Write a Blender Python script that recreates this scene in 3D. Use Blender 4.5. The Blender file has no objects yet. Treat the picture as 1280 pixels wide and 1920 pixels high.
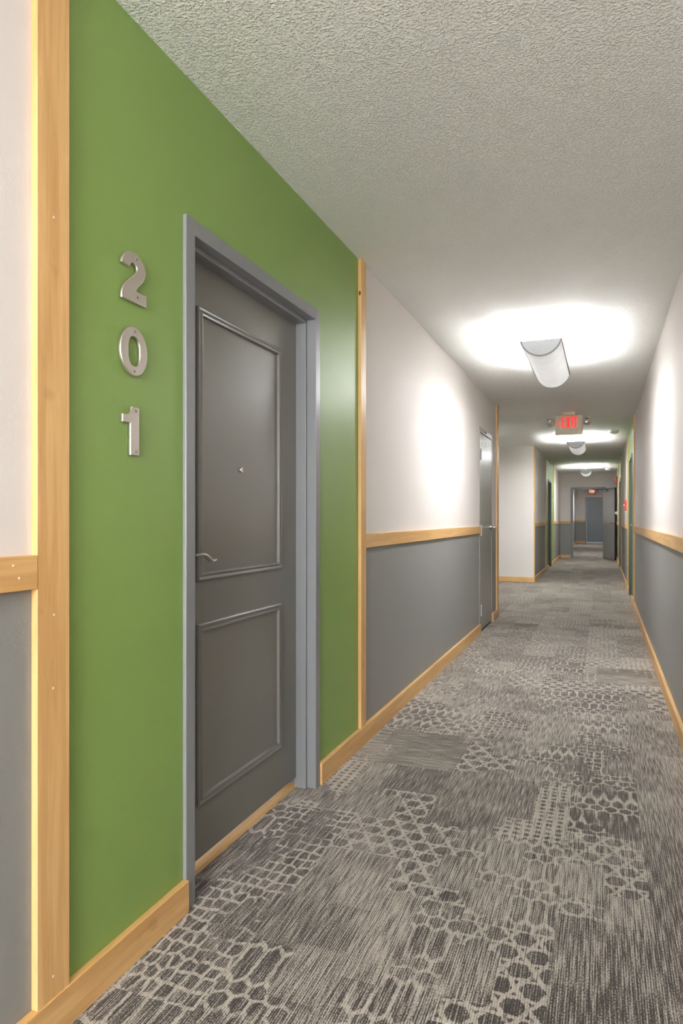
import bpy, bmesh, math, random
from mathutils import Vector, Matrix
PI = math.pi
random.seed(7)

# ------------------------------------------------------------------ camera
S = bpy.context.scene
C = S.collection
CAM_H = 1.141
cam_d = bpy.data.cameras.new('camera')
cam_d.sensor_fit = 'VERTICAL'; cam_d.sensor_height = 36.0; cam_d.lens = 36.0*1280/1920   # 24 mm
cam_d.shift_y = 12/1920.0
cam_d.clip_start = 0.02; cam_d.clip_end = 200
cam = bpy.data.objects.new('camera', cam_d); C.objects.link(cam)
cam.location = (0, 0, CAM_H)
cam.rotation_euler = (PI/2, 0, math.radians(20.87))
S.camera = cam

# ------------------------------------------------------------------ world, exposure
w = bpy.data.worlds.new('world'); S.world = w; w.use_nodes = True
bg = w.node_tree.nodes['Background']; bg.inputs[0].default_value = (1, .97, .94, 1); bg.inputs[1].default_value = 0.3
S.view_settings.view_transform = 'Standard'; S.view_settings.look = 'None'
S.view_settings.gamma = 1.0; S.view_settings.use_curve_mapping = False
S.view_settings.exposure = 1.85
TUBE = 82.0          # brightness of every fluorescent tube (they hang in the ceiling fixtures)
FILL_W = 9.0       # watts of the fill lamp added below every shade
# soft fill light added behind the viewer, set in an invented window
ld = bpy.data.lights.new('window_daylight', 'AREA'); ld.shape = 'RECTANGLE'; ld.size = 1.2; ld.size_y = 1.5
ld.energy = 72.0; ld.color = (.96, .985, 1.0)
lo = bpy.data.objects.new('window_daylight', ld); C.objects.link(lo)
lo.location = (-.375, -3.40, 1.55); lo.rotation_euler = (PI/2+.18, 0, 0)
S.cycles.max_bounces = 14; S.cycles.diffuse_bounces = 10; S.cycles.glossy_bounces = 5
S.cycles.transmission_bounces = 6; S.cycles.sample_clamp_indirect = 6.0
S.cycles.caustics_reflective = False; S.cycles.caustics_refractive = False

# ------------------------------------------------------------------ layout (metres; corridor runs along +Y)
XL, XR = -1.137, 0.388      # wall faces
H = 2.438
Y0, YEND, YFAR = -3.5, 20.8, 33.4
AY0, AY1, AX = 8.06, 12.62, -3.6    # the side alcove
RAIL0, RAIL1 = 0.991, 1.063
TT = 0.017                   # thickness of the wooden trim
BH = 0.092                   # baseboard height

# ------------------------------------------------------------------ node helpers
def srgb(r, g, b):
    f = lambda c: (c/255/12.92) if c/255 <= .04045 else ((c/255+.055)/1.055)**2.4
    return (f(r), f(g), f(b), 1)

class G:
    def __init__(s, name):
        s.m = bpy.data.materials.new(name); s.m.use_nodes = True
        s.t = s.m.node_tree; s.n = s.t.nodes; s.b = s.n['Principled BSDF']; s.out = s.n['Material Output']
    def new(s, t, **kw):
        n = s.n.new(t)
        for k, v in kw.items(): setattr(n, k, v)
        return n
    def put(s, sock, v):
        if isinstance(v, V): s.t.links.new(v.s, sock)
        elif hasattr(v, 'is_output'): s.t.links.new(v, sock)
        else: sock.default_value = v
    def math(s, op, a, b=0.0, c=0.0, clamp=False):
        n = s.new('ShaderNodeMath', operation=op, use_clamp=clamp)
        for i, x in enumerate((a, b, c)): s.put(n.inputs[i], x)
        return V(s, n.outputs[0])
    def xyz(s, x, y, z=0.0):
        n = s.new('ShaderNodeCombineXYZ')
        for i, v in enumerate((x, y, z)): s.put(n.inputs[i], v)
        return V(s, n.outputs[0])
    def noise(s, vec, scale=1.0, detail=2.0, rough=.5, dim='3D'):
        n = s.new('ShaderNodeTexNoise', noise_dimensions=dim)
        s.put(n.inputs['Vector'], vec); n.inputs['Scale'].default_value = scale
        n.inputs['Detail'].default_value = detail; n.inputs['Roughness'].default_value = rough
        return V(s, n.outputs['Fac'])
    def white(s, vec):
        n = s.new('ShaderNodeTexWhiteNoise', noise_dimensions='3D'); s.put(n.inputs['Vector'], vec)
        return V(s, n.outputs['Value'])
    def step(s, x, lo, hi):
        n = s.new('ShaderNodeMapRange', interpolation_type='SMOOTHSTEP')
        s.put(n.inputs[0], x); s.put(n.inputs[1], lo); s.put(n.inputs[2], hi)
        return V(s, n.outputs[0])
    def mix(s, f, a, b):
        n = s.new('ShaderNodeMix', data_type='RGBA')
        s.put(n.inputs[0], f); s.put(n.inputs[6], a); s.put(n.inputs[7], b)
        return V(s, n.outputs[2])
    def mixf(s, f, a, b): return a + (b - a)*f
    def pos(s):
        n = s.new('ShaderNodeNewGeometry'); x = s.new('ShaderNodeSeparateXYZ')
        s.t.links.new(n.outputs['Position'], x.inputs[0])
        return [V(s, x.outputs[i]) for i in range(3)]
    def objpos(s):
        n = s.new('ShaderNodeTexCoord'); x = s.new('ShaderNodeSeparateXYZ')
        s.t.links.new(n.outputs['Object'], x.inputs[0])
        return [V(s, x.outputs[i]) for i in range(3)]
    def bump(s, h, strength, dist):
        n = s.new('ShaderNodeBump'); n.inputs['Strength'].default_value = strength; n.inputs['Distance'].default_value = dist
        s.put(n.inputs['Height'], h); s.t.links.new(n.outputs[0], s.b.inputs['Normal'])
    def base(s, col=None, rough=None, metal=None, spec=None):
        if col is not None: s.put(s.b.inputs['Base Color'], col)
        if rough is not None: s.put(s.b.inputs['Roughness'], rough)
        if metal is not None: s.b.inputs['Metallic'].default_value = metal
        if spec is not None: s.b.inputs['Specular IOR Level'].default_value = spec
        return s

class V:
    def __init__(s, g, sock): s.g, s.s = g, sock
    def __add__(s, o): return s.g.math('ADD', s, o)
    __radd__ = __add__
    def __mul__(s, o): return s.g.math('MULTIPLY', s, o)
    __rmul__ = __mul__
    def __sub__(s, o): return s.g.math('SUBTRACT', s, o)
    def __rsub__(s, o): return s.g.math('SUBTRACT', o, s)
    def __truediv__(s, o): return s.g.math('DIVIDE', s, o)
    def abs(s): return s.g.math('ABSOLUTE', s)
    def floor(s): return s.g.math('FLOOR', s)
    def fmod(s, p): return s.g.math('FLOORED_MODULO', s, p)
    def sin(s): return s.g.math('SINE', s)
    def min(s, o): return s.g.math('MINIMUM', s, o)
    def max(s, o): return s.g.math('MAXIMUM', s, o)
    def gt(s, o): return s.g.math('GREATER_THAN', s, o)
    def lt(s, o): return s.g.math('LESS_THAN', s, o)

# ------------------------------------------------------------------ materials
def paint(name, col, rough=.42, peel=.18, spec=.5, var=.03):
    g = G(name); x, y, z = g.pos()
    p = g.xyz(x, y, z)
    n = g.noise(p, 2.2, 3, .6)
    c2 = tuple(min(1, c*(1+var)) for c in col[:3])+(1,); c1 = tuple(c*(1-var) for c in col[:3])+(1,)
    g.base(g.mix(n, c1, c2), rough, 0, spec)
    g.bump(g.noise(p, 240, 2, .5) + g.noise(p, 90, 1, .5)*.8, peel, .0012)
    return g.m

def wood(name, axis):
    g = G(name); x, y, z = g.pos()
    lo = {'y': g.xyz(x*30.0, y*1.6, z*30.0), 'z': g.xyz(x*30.0, y*30.0, z*1.6), 'x': g.xyz(x*1.6, y*30.0, z*30.0)}[axis]
    fi = {'y': g.xyz(x*420.0, y*9.0, z*420.0), 'z': g.xyz(x*420.0, y*420.0, z*9.0), 'x': g.xyz(x*9.0, y*420.0, z*420.0)}[axis]
    n1 = g.noise(lo, 1.0, 3, .6); n2 = g.noise(fi, 1.0, 2, .6)
    rings = g.math('FRACT', n1*5.0)
    f = g.step(n1, .3, .7)*.55 + rings*.18 + n2*.3
    col = g.mix(f, srgb(230, 191, 132), srgb(197, 149, 91))
    spot = g.step(g.noise(g.xyz(x*9.0, y*9.0, z*9.0), 1.0, 1, .5), .70, .78)
    g.base(g.mix(spot*.35, col, srgb(168, 116, 66)), .40, 0, .45)
    g.bump(n2, .08, .001)
    return g.m

def plain(name, col, rough=.5, metal=0.0, spec=.5):
    g = G(name); x, y, z = g.objpos()
    n = g.noise(g.xyz(x, y, z), 14, 2, .5)
    c1 = tuple(c*.95 for c in col[:3])+(1,); c2 = tuple(min(1, c*1.05) for c in col[:3])+(1,)
    g.base(g.mix(n, c1, c2), rough, metal, spec)
    return g.m

def emit(name, col, strength):
    g = G(name); g.base((0, 0, 0, 1), .5)
    g.b.inputs['Emission Color'].default_value = col; g.b.inputs['Emission Strength'].default_value = strength
    return g.m

M = {}
M['white'] = paint('off_white_wall_paint', srgb(223, 218, 215), .66, .18, .22)
M['grey'] = paint('grey_wall_paint', srgb(140, 141, 139), .48, .18, .42)
M['green'] = paint('green_wall_paint', srgb(130, 160, 84), .42)
M['wood_y'] = wood('maple_along_corridor', 'y')
M['wood_z'] = wood('maple_upright', 'z')
M['wood_x'] = wood('maple_across_corridor', 'x')
M['frame'] = paint('grey_frame_enamel', srgb(132, 134, 137), .32, .12)
M['steel'] = paint('grey_steel_door_enamel', srgb(140, 140, 138), .3, .1)
M['blue_grey'] = paint('blue_grey_door_enamel', srgb(116, 124, 130), .35, .1)
M['dark_green'] = paint('dark_green_grey_enamel', srgb(78, 88, 82), .3, .1)
M['dark_leaf'] = paint('dark_door_enamel', srgb(82, 82, 84), .3, .1)
M['black'] = plain('black_rubber', srgb(18, 18, 18), .6)
M['nickel'] = plain('brushed_nickel', srgb(222, 214, 206), .42, 1.0)
M['chrome'] = plain('polished_steel', srgb(205, 205, 205), .16, 1.0)
M['screw'] = plain('screw_steel', srgb(150, 146, 142), .25, 1.0)
M['plate'] = plain('light_grey_fixture_metal', srgb(182, 184, 187), .5)
M['rim'] = plain('fixture_rim_metal', srgb(120, 121, 124), .35, .8)
M['plastic'] = plain('white_plastic', srgb(232, 230, 226), .4)
M['beige'] = plain('beige_plastic', srgb(208, 196, 172), .45)
M['red'] = plain('red_enamel', srgb(182, 24, 16), .35)
M['filler'] = plain('pale_nail_filler', srgb(240, 225, 195), .6)
M['lens'] = plain('lamp_reflector', srgb(225, 225, 225), .12, 1.0)
M['white_strip'] = plain('white_door_sweep', srgb(238, 238, 240), .45)
M['tube'] = emit('fluorescent_tube_glow', (.985, .99, 1.0, 1), TUBE)
M['exit_red'] = emit('lit_red_letters', (1.0, .025, .018, 1), .42)
M['exit_pale'] = emit('lit_pale_red_letters', (1.0, .28, .2, 1), .6)

# painted wooden door leaf with a faint upright grain
def door_paint():
    g = G('dark_grey_door_paint'); x, y, z = g.pos()
    n = g.noise(g.xyz(x*260.0, y*260.0, z*7.0), 1.0, 2, .5)
    n2 = g.noise(g.xyz(x, y, z), 3.0, 2, .5)
    g.base(g.mix(n2, srgb(116, 115, 111), srgb(126, 125, 121)), .30, 0, .5)
    g.bump(n, .22, .001)
    return g.m
M['door'] = door_paint()

# shade of the ceiling fixtures: thin white translucent sheet
def shade_mat():
    g = G('white_translucent_shade'); x, y, z = g.objpos()
    n = g.noise(g.xyz(x*5.0, y*2.5, z*5.0), 2.0, 3, .6)
    n2 = g.noise(g.xyz(x*300.0, y*300.0, z*300.0), 1.0, 1, .5)
    col = g.mix(n, srgb(196, 197, 198), srgb(226, 226, 226))
    g.base(col, .45, 0, .4)
    tr = g.new('ShaderNodeBsdfTranslucent'); g.put(tr.inputs[0], g.mix(n2, (.78, .78, .78, 1), (.9, .9, .9, 1)))
    mx = g.new('ShaderNodeMixShader'); mx.inputs[0].default_value = .13
    g.t.links.new(g.b.outputs[0], mx.inputs[1]); g.t.links.new(tr.outputs[0], mx.inputs[2])
    g.t.links.new(mx.outputs[0], g.out.inputs[0])
    return g.m
M['shade'] = shade_mat()

# popcorn ceiling
def popcorn():
    g = G('white_popcorn_ceiling'); x, y, z = g.pos()
    p = g.xyz(x, y, z)
    blob = g.step(g.noise(p, 125, 2, .55), .44, .68)
    fine = g.noise(p, 260, 2, .6)
    h = blob + fine*.35
    g.base(g.mix(g.noise(p, 1.7, 2, .5), srgb(232, 233, 229), srgb(240, 241, 237)), .8, 0, .3)
    g.bump(h, .8, .0052)
    return g.m
M['ceiling'] = popcorn()

# patterned carpet tile: fine yarn streaks, quilted blocks of lattice figures
def carpet():
    g = G('grey_brown_patterned_carpet'); px, py, pz = g.pos()
    T = 0.5083
    tx = ((px - XL)/T).floor(); ty = (py/T).floor()
    rt = g.white(g.xyz(tx, ty, 3.3))
    sw = rt.gt(.93)
    u0 = px - XL; v0 = py
    u = u0 + (v0 - u0)*sw; v = v0 + (u0 - v0)*sw
    # quilt blocks
    bu = (u/(T/2)).floor()
    ru = g.white(g.xyz(bu, 1.7, sw))
    bv = ((v + ru*.7)/(T*1.1)).floor()
    r1 = g.white(g.xyz(bu, bv, 9.1))
    su = (u/(T/4)).floor(); rs = g.white(g.xyz(su, 5.1, 0.0)); sv = ((v + rs*.3)/.21).floor()
    r2 = g.white(g.xyz(su, sv, 4.4)); r3 = g.white(g.xyz(bu, bv, 21.7))
    wob = (g.noise(g.xyz(u, v, 0.0), 26, 2, .6) - .5)*.016
    U = u + wob; W = v + (g.noise(g.xyz(u, v, 7.0), 26, 2, .6) - .5)*.02
    def hexedge(a, b, size):
        a = a/size; b = b/size
        ax = a.fmod(1.0) - .5; ay = b.fmod(1.7320508) - .8660254
        bx = (a - .5).fmod(1.0) - .5; by = (b - .8660254).fmod(1.7320508) - .8660254
        near = (ax*ax + ay*ay).lt(bx*bx + by*by)
        gx = (bx + (ax - bx)*near).abs(); gy = (by + (ay - by)*near).abs()
        return .5 - gx.max(gx*.5 + gy*.8660254)        # 0 at the edge, .5 in the middle
    # chain of octagons joined by long bars: hexagons squeezed alternately along v
    P = .24
    Wc = W*.55 + ((W*(2*PI/P)).sin())*(.55*P/(2*PI)*.75)
    e1 = hexedge(U, Wc, .052)
    l1 = g.step(e1, .14, .06)
    # stone cells
    vo = g.new('ShaderNodeTexVoronoi', feature='DISTANCE_TO_EDGE', voronoi_dimensions='2D')
    g.put(vo.inputs['Vector'], g.xyz(U*27.0, W*19.0)); vo.inputs['Scale'].default_value = 1.0; vo.inputs['Randomness'].default_value = .45
    l2 = g.step(V(g, vo.outputs['Distance']), .16, .07)
    # star of three families of bars
    def fam(a, size):
        return ((a/size).fmod(1.0) - .5).abs()
    s1 = fam(U*.8660254 + W*.5, .068); s2 = fam(U*.8660254 - W*.5, .068); s3 = fam(W, .068)
    l3 = g.step(s1.min(s2).min(s3), .13, .06)
    # dotted
    d = ((U/.036).fmod(1.0) - .5); d2 = ((W/.036).fmod(1.0) - .5)
    l4 = g.step(d*d + d2*d2, .05, .12)
    line = l1*r1.lt(.28) + l2*(r1.gt(.28)*r1.lt(.46)) + l3*(r1.gt(.46)*r1.lt(.58)) + l4*(r1.gt(.58)*r1.lt(.62))
    # the figures wear off in places
    wear = g.step(g.noise(g.xyz(u*5.0, v*3.2, 2.0), 1.0, 3, .65), .36, .50)
    plainb = r2.gt(.80)
    lm = line*wear*(1.0 - plainb)
    shade = r3*.18 + r2*.14 + g.noise(g.xyz(u*3.0, v*1.6, 5.0), 1.0, 2, .6)*.34 + .07
    isfig = r1.lt(.62)*wear*(1.0 - plainb)
    dens = g.mixf(lm, shade - isfig*.08, .70)
    # yarn streaks along the pile direction plus loops
    yarn = g.noise(g.xyz(u*190.0, v*9.0, 0.0), 1.0, 1, .5)
    loop = g.noise(g.xyz(u*260.0, v*190.0, 0.0), 1.0, 2, .6)
    ribs = ((u*(2*PI/.0061)).sin())*.5 + .5
    yv = (yarn - .5)*1.25 + (loop - .5)*1.35 + (ribs - .5)*.26 + .5
    val = g.step(yv + dens - 1.0, -.34, .34)
    col = g.mix(val, srgb(62, 57, 55), srgb(180, 172, 162))
    g.base(col, .95, 0, .1)
    g.b.inputs['Sheen Weight'].default_value = .55; g.b.inputs['Sheen Roughness'].default_value = .35
    g.b.inputs['Sheen Tint'].default_value = srgb(225, 218, 208)
    g.bump(loop*.7 + ribs*.5 + val*.2, .5, .003)
    return g.m
M['carpet'] = carpet()

# ------------------------------------------------------------------ mesh helpers
def tag(o, label=None, cat=None, group=None, kind=None):
    if label: o['label'] = label
    if cat: o['category'] = cat
    if group: o['group'] = group
    if kind: o['kind'] = kind
    return o
def empty(name, loc, rz=0):
    o = bpy.data.objects.new(name, None); C.objects.link(o); o.empty_display_size = .05
    o.location = loc; o.rotation_euler = (0, 0, rz); return o
def bx(bm, x0, x1, y0, y1, z0, z1, mi=0):
    vs = [bm.verts.new(p) for p in ((x0,y0,z0),(x1,y0,z0),(x1,y1,z0),(x0,y1,z0),(x0,y0,z1),(x1,y0,z1),(x1,y1,z1),(x0,y1,z1))]
    for q in ((3,2,1,0),(4,5,6,7),(0,1,5,4),(1,2,6,5),(2,3,7,6),(3,0,4,7)):
        f = bm.faces.new([vs[i] for i in q]); f.material_index = mi
def obj(name, bm, mats, parent=None, bevel=0.0, seg=2, smooth=False, loc=None):
    bmesh.ops.recalc_face_normals(bm, faces=bm.faces)
    me = bpy.data.meshes.new(name); bm.to_mesh(me); bm.free()
    for m in (mats if isinstance(mats, (list, tuple)) else [mats]): me.materials.append(m)
    o = bpy.data.objects.new(name, me); C.objects.link(o)
    if loc: o.location = loc
    if parent: o.parent = parent
    if smooth:
        for p in me.polygons: p.use_smooth = True
        me.set_sharp_from_angle(angle=math.radians(35))
    if bevel:
        b = o.modifiers.new('bevel', 'BEVEL'); b.width = bevel; b.segments = seg; b.limit_method = 'ANGLE'; b.angle_limit = math.radians(40)
    return o
def box(name, x0, x1, y0, y1, z0, z1, m, parent=None, bevel=0.0):
    bm = bmesh.new(); bx(bm, x0, x1, y0, y1, z0, z1); return obj(name, bm, m, parent, bevel)
def tube(bm, pts, rad, n=10, cap=True, flat=1.0, up=(0, 0, 1)):
    """sweep an ellipse (rad, rad*flat) along pts; rad may be a list"""
    rings = []; pts = [Vector(p) for p in pts]
    for i, p in enumerate(pts):
        t = (pts[min(i+1, len(pts)-1)] - pts[max(i-1, 0)]).normalized()
        a = Vector(up)
        if abs(t.dot(a)) > .95: a = Vector((1, 0, 0))
        s_ = t.cross(a).normalized(); u_ = s_.cross(t)
        r = rad[i] if isinstance(rad, (list, tuple)) else rad
        rings.append([bm.verts.new(p + s_*math.cos(k*2*PI/n)*r + u_*math.sin(k*2*PI/n)*r*flat) for k in range(n)])
    for a, b in zip(rings, rings[1:]):
        for k in range(n): bm.faces.new((a[k], a[(k+1) % n], b[(k+1) % n], b[k]))
    if cap: bm.faces.new(rings[0][::-1]); bm.faces.new(rings[-1])
def prism(bm, outline, axis, d0, d1):
    """extrude a 2-D outline; axis 'x': outline is (y,z); 'y': (x,z)"""
    mk = (lambda p, d: (d, p[0], p[1])) if axis == 'x' else (lambda p, d: (p[0], d, p[1]))
    a = [bm.verts.new(mk(p, d0)) for p in outline]; b = [bm.verts.new(mk(p, d1)) for p in outline]
    n = len(a)
    bm.faces.new(a); bm.faces.new(b[::-1])
    for i in range(n): bm.faces.new((a[i], a[(i+1) % n], b[(i+1) % n], b[i]))
def lathe(bm, prof, n=24, mat=None):
    """profile of (r, z) pairs spun about z, then moved by mat"""
    rings = []
    for r, z in prof:
        if r < 1e-6: rings.append([bm.verts.new((0, 0, z))])
        else: rings.append([bm.verts.new((r*math.cos(k*2*PI/n), r*math.sin(k*2*PI/n), z)) for k in range(n)])
    for a, b in zip(rings, rings[1:]):
        for k in range(n):
            k2 = (k+1) % n
            if len(a) == 1 and len(b) == 1: continue
            if len(a) == 1: bm.faces.new((a[0], b[k], b[k2]))
            elif len(b) == 1: bm.faces.new((a[k], b[0], a[k2]))
            else: bm.faces.new((a[k], b[k], b[k2], a[k2]))
    if mat is not None: bmesh.ops.transform(bm, matrix=mat, verts=[v for r in rings for v in r])
def children(o): return [c for c in bpy.data.objects if c.parent == o]
def copy_tree(o, parent=None):
    c = o.copy(); C.objects.link(c)
    if parent: c.parent = parent
    for ch in KIDS.get(o.name, []): copy_tree(ch, c)
    return c
KIDS = {}
def remember(o):
    KIDS[o.name] = list(o.children)
    for c in o.children: remember(c)

# ------------------------------------------------------------------ the shell
def wall_run(bm, side, y0, y1, paintkey, openings=()):
    """one painted stretch of a corridor wall; material slots white, grey, green.
    side -1: left wall (face at XL, body behind it); +1: right wall"""
    xa, xb = (XL-.14, XL) if side < 0 else (XR, XR+.14)
    cuts = [y0]+[v for o in openings for v in o[:2]]+[y1]
    def put(a, b, z0, z1):
        if paintkey == 'green': bx(bm, xa, xb, a, b, z0, z1, 2)
        elif paintkey == 'white': bx(bm, xa, xb, a, b, z0, z1, 0)
        else:
            zm = 1.03
            if z1 <= zm: bx(bm, xa, xb, a, b, z0, z1, 1)
            elif z0 >= zm: bx(bm, xa, xb, a, b, z0, z1, 0)
            else: bx(bm, xa, xb, a, b, z0, zm, 1); bx(bm, xa, xb, a, b, zm, z1, 0)
    for a, b in zip(cuts[::2], cuts[1::2]):
        if b > a: put(a, b, 0, H)
    for a, b, top in openings: put(a, b, top, H)
WM = [M['white'], M['grey'], M['green']]
def wall(name, label, bm): return tag(obj(name, bm, WM), label, 'wall', None, 'structure')

# doors: (opening start, opening end, opening top)
D201 = (1.737, 2.651, 1.979)
DST = (6.865, 7.60, 2.005)
DL3 = (16.10, 17.00, 1.985)
DR4 = (10.15, 11.05, 1.985)
DR5 = (16.25, 17.10, 1.985)
GL = (1.20, 3.25)       # green section near left, GL2 far left
GL2 = (15.36, 17.80)
GR = (9.40, 11.60)
GR2 = (15.50, 17.75)

def op(d): return (d[0]-.02, d[1]+.02, d[2]+.02)
bm = bmesh.new()
wall_run(bm, -1, Y0, GL[0], 'two'); wall_run(bm, -1, GL[0], GL[1], 'green', [op(D201)])
wall_run(bm, -1, GL[1], AY0, 'two', [op(DST)])
wall('wall_left', 'left corridor wall with the green panel, off-white above grey paint', bm)
bm = bmesh.new()
wall_run(bm, -1, AY1+.05, GL2[0], 'two'); wall_run(bm, -1, GL2[0], GL2[1], 'green', [op(DL3)]); wall_run(bm, -1, GL2[1], YEND, 'two')
bx(bm, AX, XL-.14, AY1, AY1+.14, 0, H, 0); bx(bm, XL-.14, XL, AY1, AY1+.05, 0, H, 0)   # off-white face looking down the corridor
wall('wall_left_beyond', 'off-white end face and far stretch of the left wall beyond the side opening', bm)
bm = bmesh.new()
wall_run(bm, 1, Y0, GR[0], 'two'); wall_run(bm, 1, GR[0], GR[1], 'green', [op(DR4)])
wall_run(bm, 1, GR[1], GR2[0], 'two'); wall_run(bm, 1, GR2[0], GR2[1], 'green', [op(DR5)]); wall_run(bm, 1, GR2[1], YEND, 'two')
wall('wall_right', 'right corridor wall, off-white above a maple rail and grey below', bm)
# end wall with the double-swing doorway
EX0, EX1, ET = -.795, .055, 1.985
bm = bmesh.new()
for a, b, z0, z1 in ((XL, EX0-.02, 0, 1.03), ):
    bx(bm, a, b, YEND, YEND+.14, z0, z1, 1)
bx(bm, XL, EX0-.02, YEND, YEND+.14, 1.03, H, 0)
bx(bm, EX1+.02, XR, YEND, YEND+.14, 0, 1.03, 1); bx(bm, EX1+.02, XR, YEND, YEND+.14, 1.03, H, 0)
bx(bm, EX0-.02, EX1+.02, YEND, YEND+.14, ET+.02, H, 0)
wall('wall_end', 'off-white and dark grey wall around the open doorway at the corridor end', bm)
# the corridor beyond
FX0, FX1, FT = -.66, .26, 2.06
bm = bmesh.new()
wall_run(bm, -1, YEND+.14, YFAR+.14, 'two'); wall('wall_left_last', 'left wall of the passage beyond the open door', bm)
bm = bmesh.new()
wall_run(bm, 1, YEND+.14, YFAR+.14, 'two'); wall('wall_right_last', 'right wall of the passage beyond the open door', bm)
bm = bmesh.new()
bx(bm, XL, FX0-.02, YFAR, YFAR+.14, 0, 1.03, 1); bx(bm, XL, FX0-.02, YFAR, YFAR+.14, 1.03, H, 0)
bx(bm, FX1+.02, XR, YFAR, YFAR+.14, 0, 1.03, 1); bx(bm, FX1+.02, XR, YFAR, YFAR+.14, 1.03, H, 0)
bx(bm, FX0-.02, FX1+.02, YFAR, YFAR+.14, FT+.02, H, 0)
wall('wall_far', 'farthest wall of the passage holding the blue-grey door', bm)
bm = bmesh.new()
for a_, b_, c_, d_ in ((XL-.14, -.975, 0, H), (.225, XR+.14, 0, H), (-.975, .225, 0, .8), (-.975, .225, 2.3, H)): bx(bm, a_, b_, Y0-.14, Y0, c_, d_, 0)
wall('wall_back', 'off-white wall closing the corridor behind the viewer', bm)
added_win = empty('window_1', (-.375, Y0-.07, .8)); tag(added_win, 'window in the wall behind the viewer', 'window', None, 'structure')  # window invented to frame the added fill light
for a_, b_, c_, d_ in ((-.6, -.55, 0, 1.5), (.55, .6, 0, 1.5), (-.55, .55, 0, .05), (-.55, .55, 1.45, 1.5), (-.02, .02, .05, 1.45)):
    box('window_frame', a_, b_, -.04, .04, c_, d_, M['white'], added_win, .003)
bm = bmesh.new()
bx(bm, AX, XL-.14, AY0-.14, AY0, 0, H, 0); bx(bm, AX-.14, AX, AY0-.14, AY1+.14, 0, H, 0)
wall('wall_alcove', 'off-white walls of the side opening on the left', bm)

bm = bmesh.new()
bx(bm, XL-.14, XR+.14, Y0-.14, YFAR+.14, H, H+.1); bx(bm, AX-.14, XL-.14, AY0-.14, AY1+.14, H, H+.1)
tag(obj('ceiling', bm, M['ceiling']), 'white popcorn textured corridor ceiling', 'ceiling', None, 'structure')
bm = bmesh.new()
bx(bm, XL-.3, XR+.3, Y0-.14, YFAR+.14, -.1, -.003); bx(bm, AX-.14, XL-.3, AY0-.14, AY1+.14, -.1, -.003)
floor = tag(obj('floor', bm, M['carpet']), 'corridor floor of grey-brown patterned carpet tiles', 'floor', None, 'structure')
# carpet tiles, butted with a hair of a joint, slightly uneven
TS = .5083; t0 = None
cols = [XL + (i+.5)*TS for i in range(3)]
places = [(x, (j+.5)*TS) for j in range(-1, 66) for x in cols]
places += [(XL-(i+.5)*TS, (j+.5)*TS) for j in range(16, 25) for i in range(2)]
for x, y in places:
    if y > YFAR - TS/2: continue
    if x < XL and not (AY0 + TS/2 <= y <= AY1 - TS/2): continue
    if t0 is None:
        bm = bmesh.new(); h = TS/2-.0004; k = .0015
        top = [bm.verts.new((sx*(h-k), sy*(h-k), 0)) for sx, sy in ((-1,-1),(1,-1),(1,1),(-1,1))]
        mid = [bm.verts.new((sx*h, sy*h, -k)) for sx, sy in ((-1,-1),(1,-1),(1,1),(-1,1))]
        bot = [bm.verts.new((sx*h, sy*h, -.003)) for sx, sy in ((-1,-1),(1,-1),(1,1),(-1,1))]
        bm.faces.new(top); bm.faces.new(bot[::-1])
        for a, b in ((top, mid), (mid, bot)):
            for i in range(4): bm.faces.new((b[i], b[(i+1) % 4], a[(i+1) % 4], a[i]))
        t0 = obj('carpet_tile', bm, M['carpet'], floor); t = t0
    else:
        t = t0.copy(); C.objects.link(t)
    t.location = (x, y, random.uniform(0, .0004))

# ------------------------------------------------------------------ doors and frames
def frame_y(name, parent, side, d, m, proud=.011, face=.047, rab=.040, stop=.052, lap=.016, depth=.14):
    """pressed frame round an opening in a side wall: face, rabbet, projecting stop"""
    a, b, t = d
    X = XL if side < 0 else XR
    s = side
    def bxs(bm, d0, d1, *r):                    # d measured from the wall face into the wall
        xs = sorted((X + s*d0, X + s*d1)); bx(bm, xs[0], xs[1], *r)
    bm = bmesh.new()
    # faces and rabbet
    bxs(bm, -proud, depth, a-face, a, 0, t+face); bxs(bm, -proud, depth, b, b+face, 0, t+face)
    bxs(bm, -proud, depth, a, b, t, t+face)
    # stop
    bxs(bm, rab-.011, rab-.011+stop, a, a+lap, 0, t); bxs(bm, rab-.011, rab-.011+stop, b-lap, b, 0, t)
    bxs(bm, rab-.011, rab-.011+stop, a+lap, b-lap, t-lap, t)
    return obj(name, bm, m, parent, .0018)
def moulding(name, parent, xf, y0, y1, z0, z1, m):
    """mitred picture-frame moulding standing proud of a door face at x=xf (towards +x)"""
    prof = [(0, 0), (0, .008), (.004, .012), (.009, .010), (.012, .0065), (.016, .0065), (.020, .013), (.025, .011), (.0265, .004), (.0265, 0)]
    bm = bmesh.new(); rings = []
    for cy, cz, sy, sz in ((y0, z0, 1, 1), (y1, z0, -1, 1), (y1, z1, -1, -1), (y0, z1, 1, -1)):
        rings.append([bm.verts.new((xf + h, cy + sy*o, cz + sz*o)) for o, h in prof])
    for i in range(4):
        A, B = rings[i], rings[(i+1) % 4]
        for k in range(len(prof)-1): bm.faces.new((A[k], B[k], B[k+1], A[k+1]))
    return obj(name, bm, m, parent, 0, smooth=True)
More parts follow.
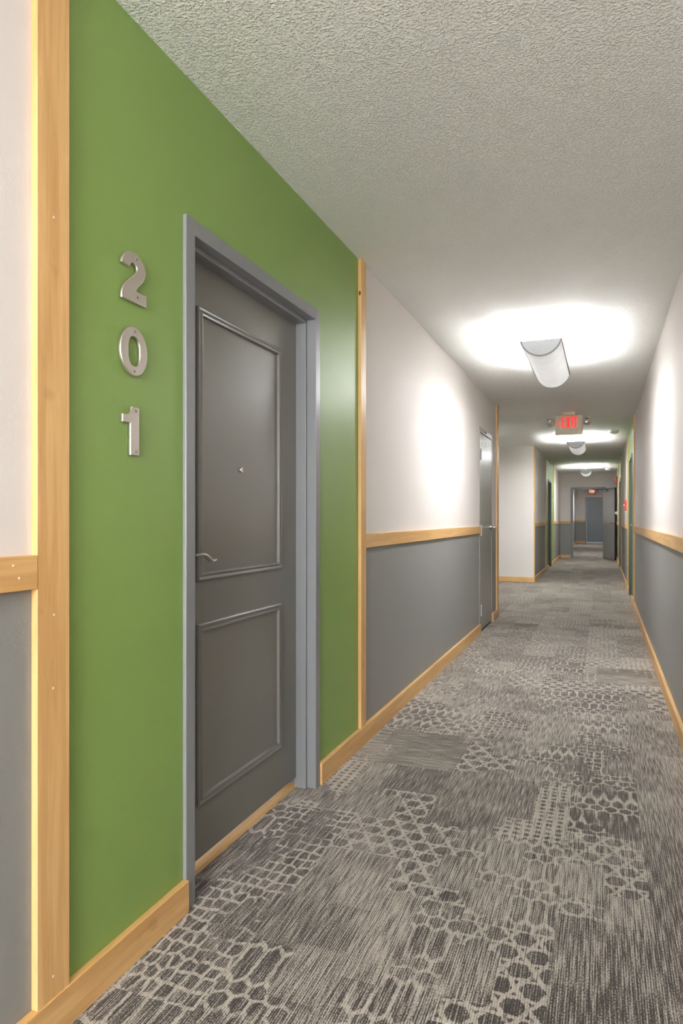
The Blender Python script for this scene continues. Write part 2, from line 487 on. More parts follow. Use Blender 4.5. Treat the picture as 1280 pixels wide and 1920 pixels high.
def wave_lever(parent, x, y, z, sgn=1, m='nickel', L=.108):
    """rose + wave shaped lever projecting to +x then along y*sgn"""
    bm = bmesh.new()
    lathe(bm, [(0, 0), (.031, 0), (.031, .004), (.026, .009), (.013, .012), (.011, .03)], 24, Matrix.Translation((x, y, z)) @ Matrix.Rotation(PI/2, 4, 'Y'))
    r = obj('handle_rose', bm, M[m], parent, 0, smooth=True)
    bm = bmesh.new(); pts = []; rad = []
    for i in range(5): pts.append((x+.02+.03*i/4, y, z)); rad.append(.010)
    for i in range(1, 15):
        t = i/14
        pts.append((x+.052+.006*math.sin(t*PI), y+sgn*L*t, z + .012*math.sin(t*PI*.9)*(1-t) - .030*(3*t*t-2*t**3) + .012*max(0, t-.72)/.28))
        rad.append(.0125 - .003*t)
    tube(bm, pts, rad, 12, True, .42)
    l = obj('lever', bm, M[m], parent, 0, smooth=True)
    return r, l
def hinge(parent, x, y, z, m='chrome', h=.11):
    bm = bmesh.new()
    tube(bm, [(x+.006, y, z-h/2), (x+.006, y, z+h/2)], .007, 10)
    bx(bm, x, x+.002, y-.028, y+.028, z-h/2, z+h/2)
    for k in (-.33, 0, .33):
        for q in (-.018, .018): bx(bm, x+.0018, x+.003, y+q-.003, y+q+.003, z+k*h-.003, z+k*h+.003)
    return obj('hinge', bm, M[m], parent)

def place(parent, kids_world):   # helper: keep world coordinates for children of an un-rotated empty
    for o in kids_world: o.location = Vector(o.location) - parent.location
# --- door 201
d1 = empty('door_1', (XL, (D201[0]+D201[1])/2, 0)); tag(d1, 'dark grey two-panel apartment door with grey frame in the green wall', 'door', None, 'structure')
P = d1.location
def rel(o, root):
    o.location = Vector(o.location) - root.location; return o
rel(frame_y('door_frame', d1, -1, D201, M['frame']), d1)
XD = -1.211
leaf = rel(box('door_leaf', XD-.044, XD, D201[0]+.004, D201[1]-.004, .045, D201[2]-.004, M['door'], d1, .0015), d1)
moulding('panel_moulding', leaf, XD, 1.871, 2.478, .940, 1.820, M['door'])
moulding('panel_moulding', leaf, XD, 1.871, 2.478, .220, .802, M['door'])
bm = bmesh.new()
lathe(bm, [(0, .003), (.0045, .003), (.005, .006), (.0085, .0065), (.0095, .004), (.0095, 0)], 20, Matrix.Translation((XD, 2.161, 1.315)) @ Matrix.Rotation(PI/2, 4, 'Y'))
tag(obj('peephole', bm, M['nickel'], leaf, 0, smooth=True), 'small nickel peephole')
for o in wave_lever(leaf, XD, 1.800, 1.028, 1, 'nickel', .098): tag(o, 'brushed nickel wave lever' if o.name.startswith('lever') else None)
bm = bmesh.new()
prism(bm, [(XD-.006, -.003), (XD-.010, .008), (XD-.07, .012), (XD-.07, -.003)], 'y', D201[0], D201[1])
rel(tag(obj('threshold', bm, M['wood_y'], d1), 'worn maple threshold strip'), d1)

# --- generic flush doors in the side walls
def flush_door(num, side, d, label, leafm, framem, recess=.074, lever_end='far', with_lever=True):
    X = XL if side < 0 else XR
    e = empty('door_%d' % num, (X, (d[0]+d[1])/2, 0)); tag(e, label, 'door', None, 'structure')
    rel(frame_y('door_frame', e, side, d, framem), e)
    xs = sorted((X + side*recess, X + side*(recess+.044)))
    lf = rel(box('door_leaf', xs[0], xs[1], d[0]+.004, d[1]-.004, .012, d[2]-.004, leafm, e, .0015), e)
    return e, lf, X + side*recess
e3, l3, x3 = flush_door(3, -1, DL3, 'dark green-framed apartment door far down the left wall', M['dark_leaf'], M['dark_green'])
bm = bmesh.new(); lathe(bm, [(0, .06), (.02, .058), (.027, .045), (.02, .032), (.011, .026), (.011, .006), (.03, .005), (.03, 0)], 20, Matrix.Translation((x3, DL3[0]+.07, 1.03)) @ Matrix.Rotation(PI/2, 4, 'Y'))
obj('door_knob', bm, M['chrome'], l3, 0, smooth=True)
e4, l4, x4 = flush_door(4, 1, DR4, 'dark recessed apartment door, nearest on the right wall', M['dark_leaf'], M['dark_green'])
bm = bmesh.new(); lathe(bm, [(0, .06), (.02, .058), (.027, .045), (.02, .032), (.011, .026), (.011, .006), (.03, .005), (.03, 0)], 20, Matrix.Translation((x4, DR4[1]-.07, 1.03)) @ Matrix.Rotation(-PI/2, 4, 'Y'))
obj('door_knob', bm, M['chrome'], l4, 0, smooth=True)
e5, l5, x5 = flush_door(5, 1, DR5, 'second recessed apartment door on the right wall, beyond the red alarm box', M['dark_leaf'], M['dark_green'])
bm = bmesh.new(); lathe(bm, [(0, .06), (.02, .058), (.027, .045), (.02, .032), (.011, .026), (.011, .006), (.03, .005), (.03, 0)], 20, Matrix.Translation((x5, DR5[1]-.07, 1.03)) @ Matrix.Rotation(-PI/2, 4, 'Y'))
obj('door_knob', bm, M['chrome'], l5, 0, smooth=True)

# --- steel utility door on the left, nearly flush, hinges on the near side
e2 = empty('door_2', (XL, (DST[0]+DST[1])/2, 0)); tag(e2, 'shiny grey steel utility door in the left wall before the side opening', 'door', None, 'structure')
bm = bmesh.new()
for r in ((DST[0]-.045, DST[0], 0, DST[2]+.05), (DST[1], DST[1]+.03, 0, DST[2]+.05), (DST[0], DST[1], DST[2], DST[2]+.05)):
    bx(bm, XL-.14, XL+.006, *r)
rel(obj('door_frame', bm, M['steel'], e2, .0015), e2)
lf = rel(box('door_leaf', XL-.042, XL+.003, DST[0]+.004, DST[1]-.005, .022, DST[2]-.008, M['steel'], e2, .0015), e2)
for z in (1.784, 1.02, .22): hinge(lf, XL+.004, DST[0]+.012, z, 'plate')
bm = bmesh.new()
for y, z in ((6.975, 1.975), (6.975, 1.945), (6.975, 1.905), (6.975, 1.885), (7.178, 1.925), (7.178, 1.895)):
    lathe(bm, [(0, .0012), (.0065, .0012), (.0065, 0)], 10, Matrix.Translation((XL+.003, y, z)) @ Matrix.Rotation(PI/2, 4, 'Y'))
tag(obj('screw_hole', bm, M['black'], lf), 'dark plugged screw holes'); bpy.context.view_layer.update()
rel(tag(box('catch_plate', XL+.006, XL+.008, 7.14, 7.22, 2.022, 2.04, M['black'], e2), 'small dark plate'), e2)  # thin dark plate stands in for leftover marks on the header
def straight_lever(parent, x, y, z, side=-1, m='chrome', L=.10, sg=-1):
    n = -side     # outward
    bm = bmesh.new()
    lathe(bm, [(0, .012), (.012, .012), (.03, .008), (.032, 0)], 20, Matrix.Translation((x, y, z)) @ Matrix.Rotation(n*PI/2, 4, 'Y'))
    obj('handle_rose', bm, M[m], parent, 0, smooth=True)
    bm = bmesh.new()
    tube(bm, [(x+n*.01, y, z), (x+n*.03, y, z), (x+n*.052, y, z), (x+n*.058, y+sg*.012, z), (x+n*.058, y+sg*L, z)], [.010, .010, .010, .009, .008], 10)
    obj('lever', bm, M[m], parent, 0, smooth=True)
straight_lever(lf, XL+.003, DST[1]-.06, 1.045)
rel(box('door_sweep_gap', XL-.05, XL-.003, DST[0]+.004, DST[1]-.005, .0, .02, M['black'], e2), e2)  # black block stands in for the shade in the gap under the leaf

# --- end doorway with an open leaf, hinged on its right
e6 = empty('door_6', ((EX0+EX1)/2, YEND, 0)); tag(e6, 'open grey door swung against the right wall at the corridor end', 'door', None, 'structure')
bm = bmesh.new()
for a, b, z0, z1 in ((EX0-.05, EX0, 0, ET+.05), (EX1, EX1+.05, 0, ET+.05), (EX0, EX1, ET, ET+.05)):
    bx(bm, a, b, YEND-.011, YEND+.15, z0, z1)
bx(bm, EX0, EX0+.016, YEND+.05, YEND+.11, 0, ET); bx(bm, EX1-.016, EX1, YEND+.05, YEND+.11, 0, ET); bx(bm, EX0+.016, EX1-.016, YEND+.05, YEND+.11, ET-.016, ET)
rel(obj('door_frame', bm, M['blue_grey'], e6, .0015), e6)
LW = .93
bm = bmesh.new(); bx(bm, -LW, 0, 0, .044, .012, ET-.004)
lf6 = obj('door_leaf', bm, [M['steel']], e6, .0015); 
lf6.location = Vector((EX1+.012, YEND-.016, 0)) - e6.location
lf6.rotation_euler = (0, 0, math.radians(108.5))
# local: leaf runs to -x from the hinge; after turning it points towards the viewer and the right wall
bm = bmesh.new(); bx(bm, -LW-.004, -LW, -.001, .045, .012, ET-.004); tag(obj('edge_seal', bm, M['black'], lf6), 'black edge seal')  # dark strip paints in the shadow gap beside the open leaf
def lever_flat(parent, x, y, z, n, sg):
    bm = bmesh.new()
    lathe(bm, [(0, .012), (.012, .012), (.03, .008), (.032, 0)], 20, Matrix.Translation((x, y, z)) @ Matrix.Rotation(-n*PI/2, 4, 'X'))
    obj('handle_rose', bm, M['chrome'], parent, 0, smooth=True)
    bm = bmesh.new()
    tube(bm, [(x, y+n*.01, z), (x, y+n*.05, z), (x+sg*.012, y+n*.056, z), (x+sg*.11, y+n*.056, z)], [.010, .010, .009, .008], 10)
    obj('lever', bm, M['chrome'], parent, 0, smooth=True)
lever_flat(lf6, -LW+.07, .044, 1.02, 1, 1); lever_flat(lf6, -LW+.07, 0, 1.02, -1, 1)
bm = bmesh.new(); bx(bm, -.42, -.14, .044, .095, ET-.10, ET-.035)
cl = tag(obj('door_closer', bm, M['rim'], lf6, .004), 'grey overhead closer')
bm = bmesh.new(); tube(bm, [(-.22, .075, ET-.03), (-.05, .16, ET-.026), (-.01, .36, ET-.026)], .009, 8)
tag(obj('closer_arm', bm, M['rim'], lf6), 'jointed closer arm')
# --- last door
e7 = empty('door_7', ((FX0+FX1)/2, YFAR, 0)); tag(e7, 'flat blue-grey door in the farthest wall, seen through the doorway', 'door', None, 'structure')
bm = bmesh.new()
for a, b, z0, z1 in ((FX0-.05, FX0, 0, FT+.05), (FX1, FX1+.05, 0, FT+.05), (FX0, FX1, FT, FT+.05)):
    bx(bm, a, b, YFAR-.011, YFAR+.14, z0, z1)
rel(obj('door_frame', bm, M['blue_grey'], e7, .0015), e7)
lf7 = rel(box('door_leaf', FX0+.004, FX1-.004, YFAR+.02, YFAR+.064, .045, FT-.004, M['blue_grey'], e7, .0015), e7)
rel(tag(box('door_sweep', FX0+.004, FX1-.004, YFAR+.012, YFAR+.06, .0, .05, M['white_strip'], e7), 'white door sweep'), e7)

# ------------------------------------------------------------------ wooden trim
NT = [0]
def trim(label, x0, x1, y0, y1, z0, z1, m, cat='trim', nails=()):
    NT[0] += 1
    cx, cy, cz = (x0+x1)/2, (y0+y1)/2, z0
    o = box('trim_%d' % NT[0], x0-cx, x1-cx, y0-cy, y1-cy, 0, z1-z0, m, None, .0015); o.location = (cx, cy, cz)
    tag(o, label, cat, None, 'structure')
    for ny, nz in nails:
        bm = bmesh.new(); lathe(bm, [(0, .0006), (.0028, .0005), (.0028, 0)], 10, Matrix.Translation((x1-cx, ny-cy, nz-cz)) @ Matrix.Rotation(PI/2, 4, 'Y'))
        obj('nail_hole', bm, M['filler'], o)
    return o
NB = [0]
def base(side, x0, x1, y0, y1, label, m, h=BH):
    cx, cy = (x0+x1)/2, (y0+y1)/2
    o = box('baseboard_'+side, x0-cx, x1-cx, y0-cy, y1-cy, 0, h, m, None, .002); o.location = (cx, cy, 0)
    return tag(o, label, 'baseboard', None, 'structure')
xl0, xl1 = XL, XL+TT
xr0, xr1 = XR-TT, XR
PW = .0765
# posts
trim('tall maple post at the left picture edge, left of the green wall', xl0, xl1, 1.125, 1.125+.094, BH, H, M['wood_z'], 'post', [(1.171, 1.80), (1.172, .93), (1.17, .14), (1.17, .77)])
post_ = trim('maple post where the green wall meets the off-white wall', xl0, xl1, 3.214, 3.214+.0765, BH, H, M['wood_z'], 'post')
bm = bmesh.new(); lathe(bm, [(0, .0008), (.0045, .0007), (.006, 0)], 14, Matrix.Translation((.0005, -.0765/2, 2.265-BH)) @ Matrix.Rotation(PI/2, 4, 'X') @ Matrix.Diagonal((1, 2.0, 1, 1)))
M['knot'] = plain('dark_wood_knot', srgb(96, 56, 30), .5); tag(obj('knot', bm, M['knot'], post_), 'dark brown knot')
trim('maple corner post just past the steel utility door', xl0-.02, xl1, 7.955, AY0+.003, BH, H, M['wood_z'], 'post')
trim('narrow maple corner strip on the edge of the off-white end face', xl0, xl1, AY1-.003, AY1+.07, BH, H, M['wood_z'], 'post')
trim('maple post on the near side of the far left apartment door', xl0, xl1, GL2[0]-.076, GL2[0], BH, H, M['wood_z'], 'post')
trim('maple post on the far side of the far left apartment door', xl0, xl1, GL2[1], GL2[1]+.076, BH, H, M['wood_z'], 'post')
trim('maple post on the right wall, nearest the viewer', xr0, xr1, GR[0]-.10, GR[0], BH, H, M['wood_z'], 'post')
trim('maple post on the right wall just before the red alarm box', xr0, xr1, GR[1], GR[1]+.10, BH, H, M['wood_z'], 'post')
trim('third maple post along the right wall', xr0, xr1, GR2[0]-.08, GR2[0], BH, H, M['wood_z'], 'post')
trim('farthest maple post along the right wall', xr0, xr1, GR2[1], GR2[1]+.08, BH, H, M['wood_z'], 'post')
# chair rails
R0, R1 = RAIL0, RAIL1
rails = [
 ('maple chair rail butting the post at the left picture edge', xl0, xl1+.001, Y0, 1.125, R0, R1, [(1.06, R1-.018), (1.075, R1-.045)]),
 ('maple chair rail between the green wall and the steel door', xl0, xl1, 3.2905, DST[0]-.045, R0, R1, []),
 ('short maple chair rail past the off-white end face on the left', xl0, xl1, AY1+.07, GL2[0]-.076, R0, R1, []),
 ('maple chair rail on the left wall next to the end wall', xl0, xl1, GL2[1]+.076, YEND, R0, R1, []),
]
for lb, x0, x1, y0, y1, z0, z1, nl in rails: trim(lb, x0, x1, y0, y1, z0, z1, M['wood_y'], 'rail', nl)
trim('long maple chair rail on the near right wall', xr0-.006, xr1, Y0, GR[0]-.0, .972, 1.046, M['wood_y'], 'rail')
trim('maple chair rail under the red alarm box on the right wall', xr0-.004, xr1, GR[1]+.10, GR2[0]-.08, .972, 1.046, M['wood_y'], 'rail')
trim('last maple chair rail on the right wall behind the open door', xr0-.004, xr1, GR2[1]+.08, YEND, .972, 1.046, M['wood_y'], 'rail')
trim('short maple chair rail on the end wall left of the doorway', XL+TT, EX0-.05, YEND-TT, YEND, R0, R1, M['wood_x'], 'rail')
trim('maple chair rail on the left wall beyond the doorway', xl0, xl1, YEND+.14, YFAR, R0, R1, M['wood_y'], 'rail')
trim('maple chair rail on the farthest wall left of the blue-grey door', XL+TT, FX0-.05, YFAR-TT, YFAR, R0, R1, M['wood_x'], 'rail')
# baseboards
TB = TT+.003
base('left', XL, XL+TB, Y0, D201[0]-.047+.002, 'maple baseboard left of the apartment door 201', M['wood_y'])
base('left', XL, XL+TB, D201[1]+.047, DST[0]-.045, 'maple baseboard from door 201 to the steel utility door', M['wood_y'])
base('left', XL-.02, XL+TB, DST[1]+.03, AY0+.003, 'short maple baseboard block past the steel utility door', M['wood_y'])
base('left', XL, XL+TB, AY1-.003, DL3[0]-.047, 'maple baseboard past the side opening on the left', M['wood_y'])
base('left', XL, XL+TB, DL3[1]+.047, YEND, 'maple baseboard on the left wall next to the end wall', M['wood_y'])
base('left', XL, XL+TB, YEND+.14, YFAR, 'maple baseboard on the left beyond the doorway', M['wood_y'])
base('alcove', AX, XL+TB, AY1-TB, AY1-.003, 'maple baseboard along the off-white end face', M['wood_x'])
base('right', XR-TB, XR, Y0, DR4[0]-.047, 'maple baseboard along the near right wall', M['wood_y'])
base('right', XR-TB, XR, DR4[1]+.047, DR5[0]-.047, 'maple baseboard on the right wall under the red alarm box', M['wood_y'])
base('right', XR-TB, XR, DR5[1]+.047, YEND, 'maple baseboard on the right wall behind the open door', M['wood_y'])
base('right', XR-TB, XR, YEND+.14, YFAR, 'maple baseboard on the right beyond the doorway', M['wood_y'])
base('end', XL+TB, EX0-.05, YEND-TB, YEND, 'short maple baseboard on the end wall left of the doorway', M['wood_x'])
base('far', XL+TB, FX0-.05, YFAR-TB, YFAR, 'maple baseboard on the farthest wall left of its door', M['wood_x'])

# ------------------------------------------------------------------ house numbers
def arc(cx, cz, rx, rz, a0, a1, n):
    return [(cx+rx*math.cos(math.radians(a0+(a1-a0)*i/n)), cz+rz*math.sin(math.radians(a0+(a1-a0)*i/n))) for i in range(n+1)]
def spline(pts, n=8):
    out = []
    for i in range(len(pts)-1):
        p0, p1, p2, p3 = pts[max(i-1, 0)], pts[i], pts[i+1], pts[min(i+2, len(pts)-1)]
        for k in range(n):
            t = k/n
            out.append(tuple(.5*(2*p1[j] + (p2[j]-p0[j])*t + (2*p0[j]-5*p1[j]+4*p2[j]-p3[j])*t*t + (3*p1[j]-p0[j]-3*p2[j]+p3[j])*t**3) for j in (0, 1)))
    out.append(pts[-1]); return out
def two_outline():
    # unit height 1, width about .8
    outer = spline([(.02, .70), (.05, .82), (.14, .93), (.28, .99), (.42, 1.0), (.58, .965), (.71, .87), (.77, .75), (.765, .64), (.71, .53), (.62, .43), (.52, .33), (.47, .245)])
    bottom = [(.80, .245), (.80, 0.0), (.03, 0.0)]
    inner = spline([(.03, .0), (.025, .10), (.06, .22), (.14, .33), (.27, .45), (.40, .555), (.475, .64), (.49, .71), (.46, .775), (.40, .80), (.33, .785), (.285, .735), (.28, .68)])
    return outer + bottom + inner[1:]
def extrude_y(name, rings, x0, th, m, parent, bev=.0022):
    """rings of (y,z): first is the outline, others are holes"""
    cu = bpy.data.curves.new(name, 'CURVE'); cu.dimensions = '2D'; cu.fill_mode = 'BOTH'
    cu.extrude = th/2 - bev; cu.bevel_depth = bev; cu.bevel_resolution = 2; cu.offset = -bev
    for r in rings:
        sp = cu.splines.new('POLY'); sp.points.add(len(r)-1); sp.use_cyclic_u = True
        for p, q in zip(sp.points, r): p.co = (q[0], q[1], 0, 1)
    tmp = bpy.data.objects.new('tmp', cu); C.objects.link(tmp)
    dg = bpy.context.evaluated_depsgraph_get(); me = bpy.data.meshes.new_from_object(tmp.evaluated_get(dg))
    bpy.data.objects.remove(tmp); bpy.data.curves.remove(cu)
    me.transform(Matrix(((0, 0, 1, x0+th/2), (1, 0, 0, 0), (0, 1, 0, 0), (0, 0, 0, 1))))
    me.name = name; me.materials.clear(); me.materials.append(m)
    for p in me.polygons: p.use_smooth = True
    me.set_sharp_from_angle(angle=math.radians(40))
    o = bpy.data.objects.new(name, me); C.objects.link(o)
    if parent: o.parent = parent
    return o
def ell(cx, cz, rx, rz, n=40): return [(cx+rx*math.cos(2*PI*i/n), cz+rz*math.sin(2*PI*i/n)) for i in range(n)]
def sell(cx, cz, rx, rz, n=40, e=.75):
    return [(cx+rx*math.copysign(abs(math.cos(2*PI*i/n))**e, math.cos(2*PI*i/n)), cz+rz*math.copysign(abs(math.sin(2*PI*i/n))**e, math.sin(2*PI*i/n))) for i in range(n)]
def one_outline():
    return [(.27, 0), (.57, 0), (.57, 1.0), (.31, 1.0)] + [(.29, .93), (.24, .86), (.16, .825), (.0, .815)][0:] + [(0, .655), (.27, .655)]
def digit(name, rings, y, z, h, wscale, screws, label, th=.009):
    r = [[(p[0]*h*wscale, p[1]*h) for p in q] for q in rings]
    e = empty(name, (XL, y, z)); tag(e, label, 'house number', 'house numbers beside the near door')
    extrude_y('digit_plate', r, 0.0005, th, M['nickel'], e)
    for sy, sz in screws:
        bm = bmesh.new(); lathe(bm, [(0, .0012), (.0018, .0016), (.0034, .0006), (.0036, 0)], 14, Matrix.Translation((th+.0004, sy*h*wscale, sz*h)) @ Matrix.Rotation(PI/2, 4, 'Y'))
        obj('screw', bm, M['screw'], e, 0, smooth=True)
    return e
digit('house_number', [two_outline()], 1.405, 1.699, .127, 1.02, [(.47, .905), (.50, .13)], 'brushed nickel numeral 2, topmost on the green wall')
digit('house_number', [ell(.43, .5, .43, .5, 56), sell(.43, .5, .185, .30, 44, .8)], 1.403, 1.509, .127, 1.0, [(.43, .905), (.43, .095)], 'brushed nickel numeral 0, middle one on the green wall')
digit('house_number', [one_outline()], 1.412, 1.304, .125, .92, [(.445, .92), (.445, .08)], 'brushed nickel numeral 1, lowest on the green wall')
def small_digits():
    seg = {'2': [two_outline()], '0': [ell(.43, .5, .43, .5, 24), sell(.43, .5, .185, .30, 20, .8)]}
    for k, (c, z, lb) in enumerate((('2', 1.70, 'topmost'), ('0', 1.51, 'middle'), ('1', 1.32, 'lowest'))):
        rings = [one_outline()] if c == '1' else seg[c]
        e = empty('house_number', (XL, 17.25, z)); tag(e, 'tiny nickel numeral past the far left apartment door, %s of three' % lb, 'house number', 'house numbers by the far left door')
        extrude_y('digit_plate', [[(p[0]*.12, p[1]*.12) for p in q] for q in rings], .0005, .009, M['nickel'], e)
small_digits()

# ------------------------------------------------------------------ ceiling fixtures
def fixture():
    root = empty('ceiling_light', (0, 0, 0))
    Wd, Sg, Ln = .26, .104, 1.18
    ztop = H - .123
    R = (Wd*Wd/4 + Sg*Sg)/(2*Sg); cz = ztop - Sg + R
    a = math.asin(Wd/2/R); n = 28
    def ring(off): return [((R+off)*math.sin(-a+2*a*i/n), cz-(R+off)*math.cos(-a+2*a*i/n)) for i in range(n+1)]
    o, i_ = ring(0), ring(-.003)
    bm = bmesh.new(); prism(bm, o + i_[::-1], 'y', .004, Ln-.004)
    obj('shade', bm, M['shade'], root, 0, smooth=True)
    for y0, y1 in ((0, .004), (Ln-.004, Ln)):
        bm = bmesh.new(); prism(bm, ring(-.004), 'y', y0, y1); obj('end_plate', bm, M['plate'], root)
    # metal rims: two long edges and the curved ends
    for s in (-1, 1):
        x = s*Wd/2; bm = bmesh.new(); bx(bm, x-.004, x+.004, 0, Ln, ztop-.010, ztop+.003); obj('edge_rim', bm, M['rim'], root, .001)
    for y in (-.002, Ln-.008):
        oo, ii = ring(.003), ring(-.006); bm = bmesh.new(); prism(bm, oo + ii[::-1], 'y', y, y+.010); obj('curved_rim', bm, M['rim'], root, 0)
    bm = bmesh.new(); bx(bm, -.022, .022, .02, Ln-.02, ztop-.066, ztop-.048); obj('tray', bm, M['plastic'], root, .002)
    for s in (-1, 1):
        bm = bmesh.new(); tube(bm, [(s*.06, .03, ztop-.045), (s*.06, Ln-.03, ztop-.045)], .013, 12); obj('fluorescent_tube', bm, M['tube'], root, 0, smooth=True)
    # area fill added below the shade to light walls and floor
    l = bpy.data.lights.new('shade_light', 'AREA'); l.shape = 'RECTANGLE'; l.size = .16; l.size_y = 1.1
    l.energy = FILL_W; l.color = (.985, .99, 1.0)
    lo_ = bpy.data.objects.new('shade_light', l); C.objects.link(lo_); lo_.parent = root; lo_.location = (0, Ln/2, ztop-Sg-.012)
    for y in (.02, Ln-.02):
        bm = bmesh.new(); tube(bm, [(0, y, ztop-.06), (0, y, H-.004)], .004, 10); obj('stem', bm, M['plastic'], root, 0, smooth=True)
        bm = bmesh.new(); lathe(bm, [(0, -.012), (.012, -.012), (.03, -.004), (.032, 0)], 20, Matrix.Translation((0, y, H))); obj('ceiling_cup', bm, M['plastic'], root, 0, smooth=True)
    return root
LX = (XL+XR)/2
fx = fixture(); remember(fx)
GRP = 'curved uplight fixtures along the corridor ceiling'
lights = [(LX, 4.66, 0, 'half-round white ceiling uplight nearest the viewer, before the exit sign'),
          (LX, 11.0, 0, 'half-round white ceiling uplight just beyond the first exit sign'),
          (LX, 17.4, 0, 'half-round white ceiling uplight farthest off, before the end doorway'),
          (LX, -1.75, 0, 'half-round white ceiling uplight behind the viewer'),
          (LX, 22.6, 0, 'half-round white ceiling uplight hidden just past the end doorway'),  # unseen fixture added to light the passage beyond
          (LX, 29.6, 0, 'half-round white ceiling uplight hidden over the farthest door'),  # second unseen fixture added for the passage light
          (-1.95, 10.3, PI/2, 'half-round white ceiling uplight in the side opening')]  # unseen fixture added to brighten the side opening
for k, (x, y, rz, lb) in enumerate(lights):
    o = fx if k == 0 else copy_tree(fx)
    o.location = (x, y, 0); o.rotation_euler = (0, 0, rz); tag(o, lb, 'ceiling light', GRP)

# ------------------------------------------------------------------ exit signs
def text_mesh(body, size, name, m, parent, th=.002, sx=1.0):
    cu = bpy.data.curves.new('txt', 'FONT'); cu.body = body; cu.size = size; cu.extrude = th/2; cu.align_x = 'CENTER'; cu.align_y = 'BOTTOM_BASELINE'
    tmp = bpy.data.objects.new('tmp', cu); C.objects.link(tmp)
    dg = bpy.context.evaluated_depsgraph_get(); me = bpy.data.meshes.new_from_object(tmp.evaluated_get(dg))
    bpy.data.objects.remove(tmp); bpy.data.curves.remove(cu)
    me.name = name; me.materials.clear(); me.materials.append(m)
    o = bpy.data.objects.new(name, me); C.objects.link(o)
    if parent: o.parent = parent
    return o
def poly_letters(name, polys, y, th, m, parent):
    bm = bmesh.new()
    for q in polys: prism(bm, q, 'y', y, y+th)
    return obj(name, bm, m, parent)
def rect(x0, x1, z0, z1): return [(x0, z0), (x1, z0), (x1, z1), (x0, z1)]
def exit_letters(x0, x1, z0, z1):
    W = (x1-x0); h = z1-z0; s = .020
    out = {}
    e0, e1 = x0, x0+W*.25
    out['E'] = [rect(e0, e0+s, z0, z1), rect(e0+s, e1, z1-s*.9, z1), rect(e0+s, e1-.006, z0+h/2-s*.42, z0+h/2+s*.42), rect(e0+s, e1, z0, z0+s*.9)]
    a, b = x0+W*.29, x0+W*.56
    out['X'] = [[(a, z0), (a+s*1.1, z0), (b, z1), (b-s*1.1, z1)], [(b-s*1.1, z0), (b, z0), (a+s*1.1, z1), (a, z1)]]
    a = x0+W*.61; out['I'] = [rect(a, a+s, z0, z1)]
    a, b = x0+W*.73, x1; c = (a+b)/2
    out['T'] = [rect(a, b, z1-s*.9, z1), rect(c-s/2, c+s/2, z0, z1-s*.9)]
    return out
def exit_sign(loc, label, lit, cross, arrow=True):
    root = empty('exit_sign', loc); tag(root, label, 'exit sign')
    w, h, t = .318, .235, .045
    zt = -.045
    box('housing', -w/2, w/2, -t/2, t/2, zt-h, zt, M['beige'], root, .004)
    box('ceiling_canopy', -.075, .075, -.035, .035, zt, 0, M['beige'], root, .006)
    for k, polys in exit_letters(-.088, .100, zt-.150, zt-.018).items():
        for i, q in enumerate(polys): pass
        poly_letters('letter_'+k.lower(), polys, -t/2-.002, .003, lit, root)
    if arrow:
        cz = zt-.088
        poly_letters('chevron', [[(-.136, cz), (-.116, cz+.024), (-.105, cz+.024), (-.121, cz), (-.105, cz-.024), (-.116, cz-.024)]], -t/2-.002, .003, lit, root)
    for s in (-1, 1):
        bm = bmesh.new()
        yaw = -.15 if s > 0 else .9
        T = Matrix.Translation((s*(w/2+.052), -.01, zt-.075)) @ Matrix.Rotation(yaw*(-1 if s < 0 else 1), 4, 'Z') @ Matrix.Rotation(PI/2+.25, 4, 'X')
        lathe(bm, [(0, -.055), (.022, -.052), (.040, -.030), (.050, .0), (.052, .022), (.049, .026), (.047, .020)], 24, T)
        hd = obj('lamp_head', bm, M['beige'], root, 0, smooth=True)
        bm = bmesh.new(); lathe(bm, [(0, .004), (.02, .006), (.035, .012), (.047, .0215)], 24, T); tag(obj('lamp_lens', bm, M['lens'], hd, 0, smooth=True), 'silvery round lens')
        bm = bmesh.new(); lathe(bm, [(0, .019), (.008, .016), (.010, .006)], 14, T); obj('bulb', bm, M['plastic'], hd, 0, smooth=True)
        bm = bmesh.new(); tube(bm, [(s*(w/2-.01), 0, zt-.075), (s*(w/2+.05), 0, zt-.075)], .012, 10); obj('lamp_arm', bm, M['beige'], root, 0, smooth=True)
    return root
exit_sign((LX, 8.75, H), 'beige exit sign with glowing red EXIT letters and left arrow on the ceiling', M['exit_red'], False)
exit_sign((-.365, 28.4, H-.10), 'tiny far exit sign seen through the open doorway at the corridor end', M['exit_pale'], False, False)
box_c = box('mounting_stem', -.03, .03, -.02, .02, -.001, .10, M['beige'], [o for o in bpy.data.objects if o.name == 'exit_sign.001'][0])

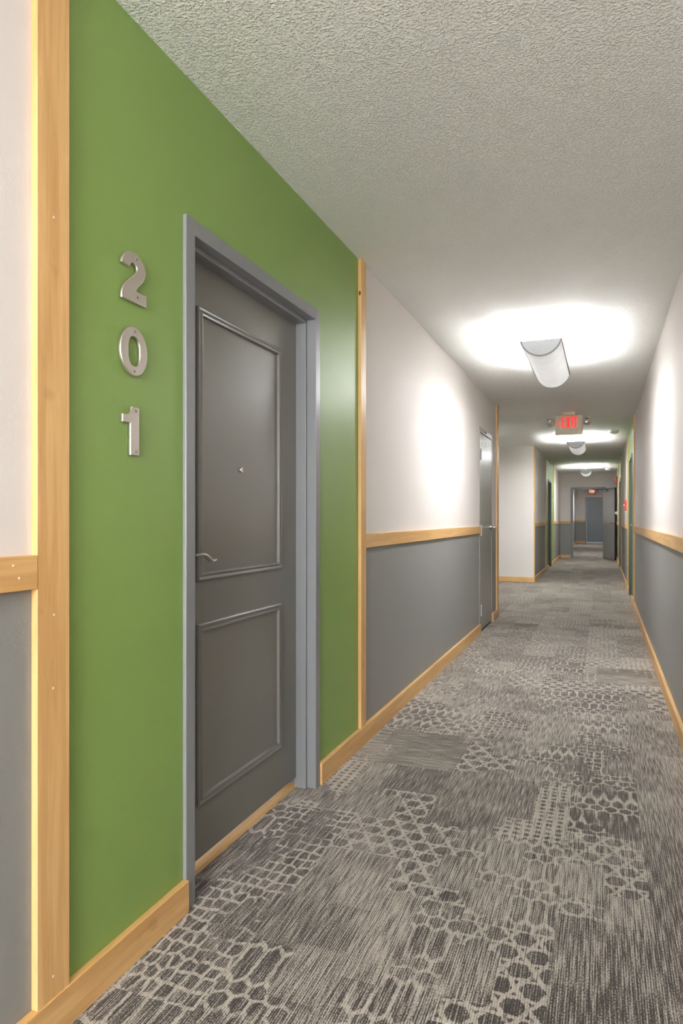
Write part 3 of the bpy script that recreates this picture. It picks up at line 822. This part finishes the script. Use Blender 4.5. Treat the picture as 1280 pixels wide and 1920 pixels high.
# ------------------------------------------------------------------ smoke detectors, alarms, holder
def detector(loc, label, k=1.0):
    root = empty('smoke_detector', loc); tag(root, label, 'smoke detector', None)
    bm = bmesh.new(); lathe(bm, [(0, -.012), (.066*k, -.012), (.070*k, -.006), (.070*k, 0)], 28); obj('base', bm, M['plastic'], root, 0, smooth=True)
    bm = bmesh.new(); lathe(bm, [(0, -.052*k), (.025*k, -.052*k), (.045*k, -.044*k), (.056*k, -.026*k), (.060*k, -.012)], 28); obj('cover', bm, M['plastic'], root, 0, smooth=True)
    bm = bmesh.new()
    for i in range(12):
        a = i*PI/6; bx(bm, .057*k*math.cos(a)-.004, .057*k*math.cos(a)+.004, .057*k*math.sin(a)-.004, .057*k*math.sin(a)+.004, -.032*k, -.018*k)
    tag(obj('vent', bm, M['rim'], root), 'grey vents', kind='stuff')
    bm = bmesh.new(); lathe(bm, [(0, -.054*k), (.008*k, -.054*k), (.009*k, -.051*k)], 12); obj('test_button', bm, M['rim'], root, 0)
    return root
detector((.17, 10.85, H), 'white smoke detector on the ceiling near the first right-hand door')
detector((.15, 18.9, H), 'white cone-shaped smoke detector on the ceiling before the end doorway', 1.25)

root = empty('fire_alarm_pull_station', (XR, 12.45, 1.36)); tag(root, 'red fire alarm pull box on the right wall by a maple post', 'fire alarm')
box('back_box', -.034, 0, -.06, .06, -.085, .085, M['red'], root, .005)
box('pull_handle', -.046, -.033, -.045, .045, -.012, .022, M['plastic'], root, .003)
box('cover_plate', -.040, -.034, -.055, .055, .032, .075, M['red'], root, .003)
root = empty('horn_strobe', (XR, 19.55, 2.16)); tag(root, 'red horn strobe high on the right wall near the end', 'alarm horn')
box('horn_body', -.055, 0, -.065, .065, -.09, .09, M['red'], root, .006)
box('strobe_lens', -.085, -.054, -.03, .03, .01, .06, M['plastic'], root, .006)
bm = bmesh.new()
for i in range(5): bx(bm, -.058, -.054, -.045, .045, -.075+i*.015, -.069+i*.015)
obj('grille', bm, M['red'], root)
root = empty('door_holder', (XR, 19.72, 1.285)); tag(root, 'white wall-mounted magnetic holder behind the open end door', 'door holder')
box('wall_plate', -.012, 0, -.045, .045, -.06, .06, M['plastic'], root, .003)
bm = bmesh.new(); lathe(bm, [(0, .045), (.03, .045), (.034, .040), (.034, .0)], 20, Matrix.Translation((-.012, 0, 0)) @ Matrix.Rotation(-PI/2, 4, 'Y')); obj('magnet', bm, M['plastic'], root, 0, smooth=True)
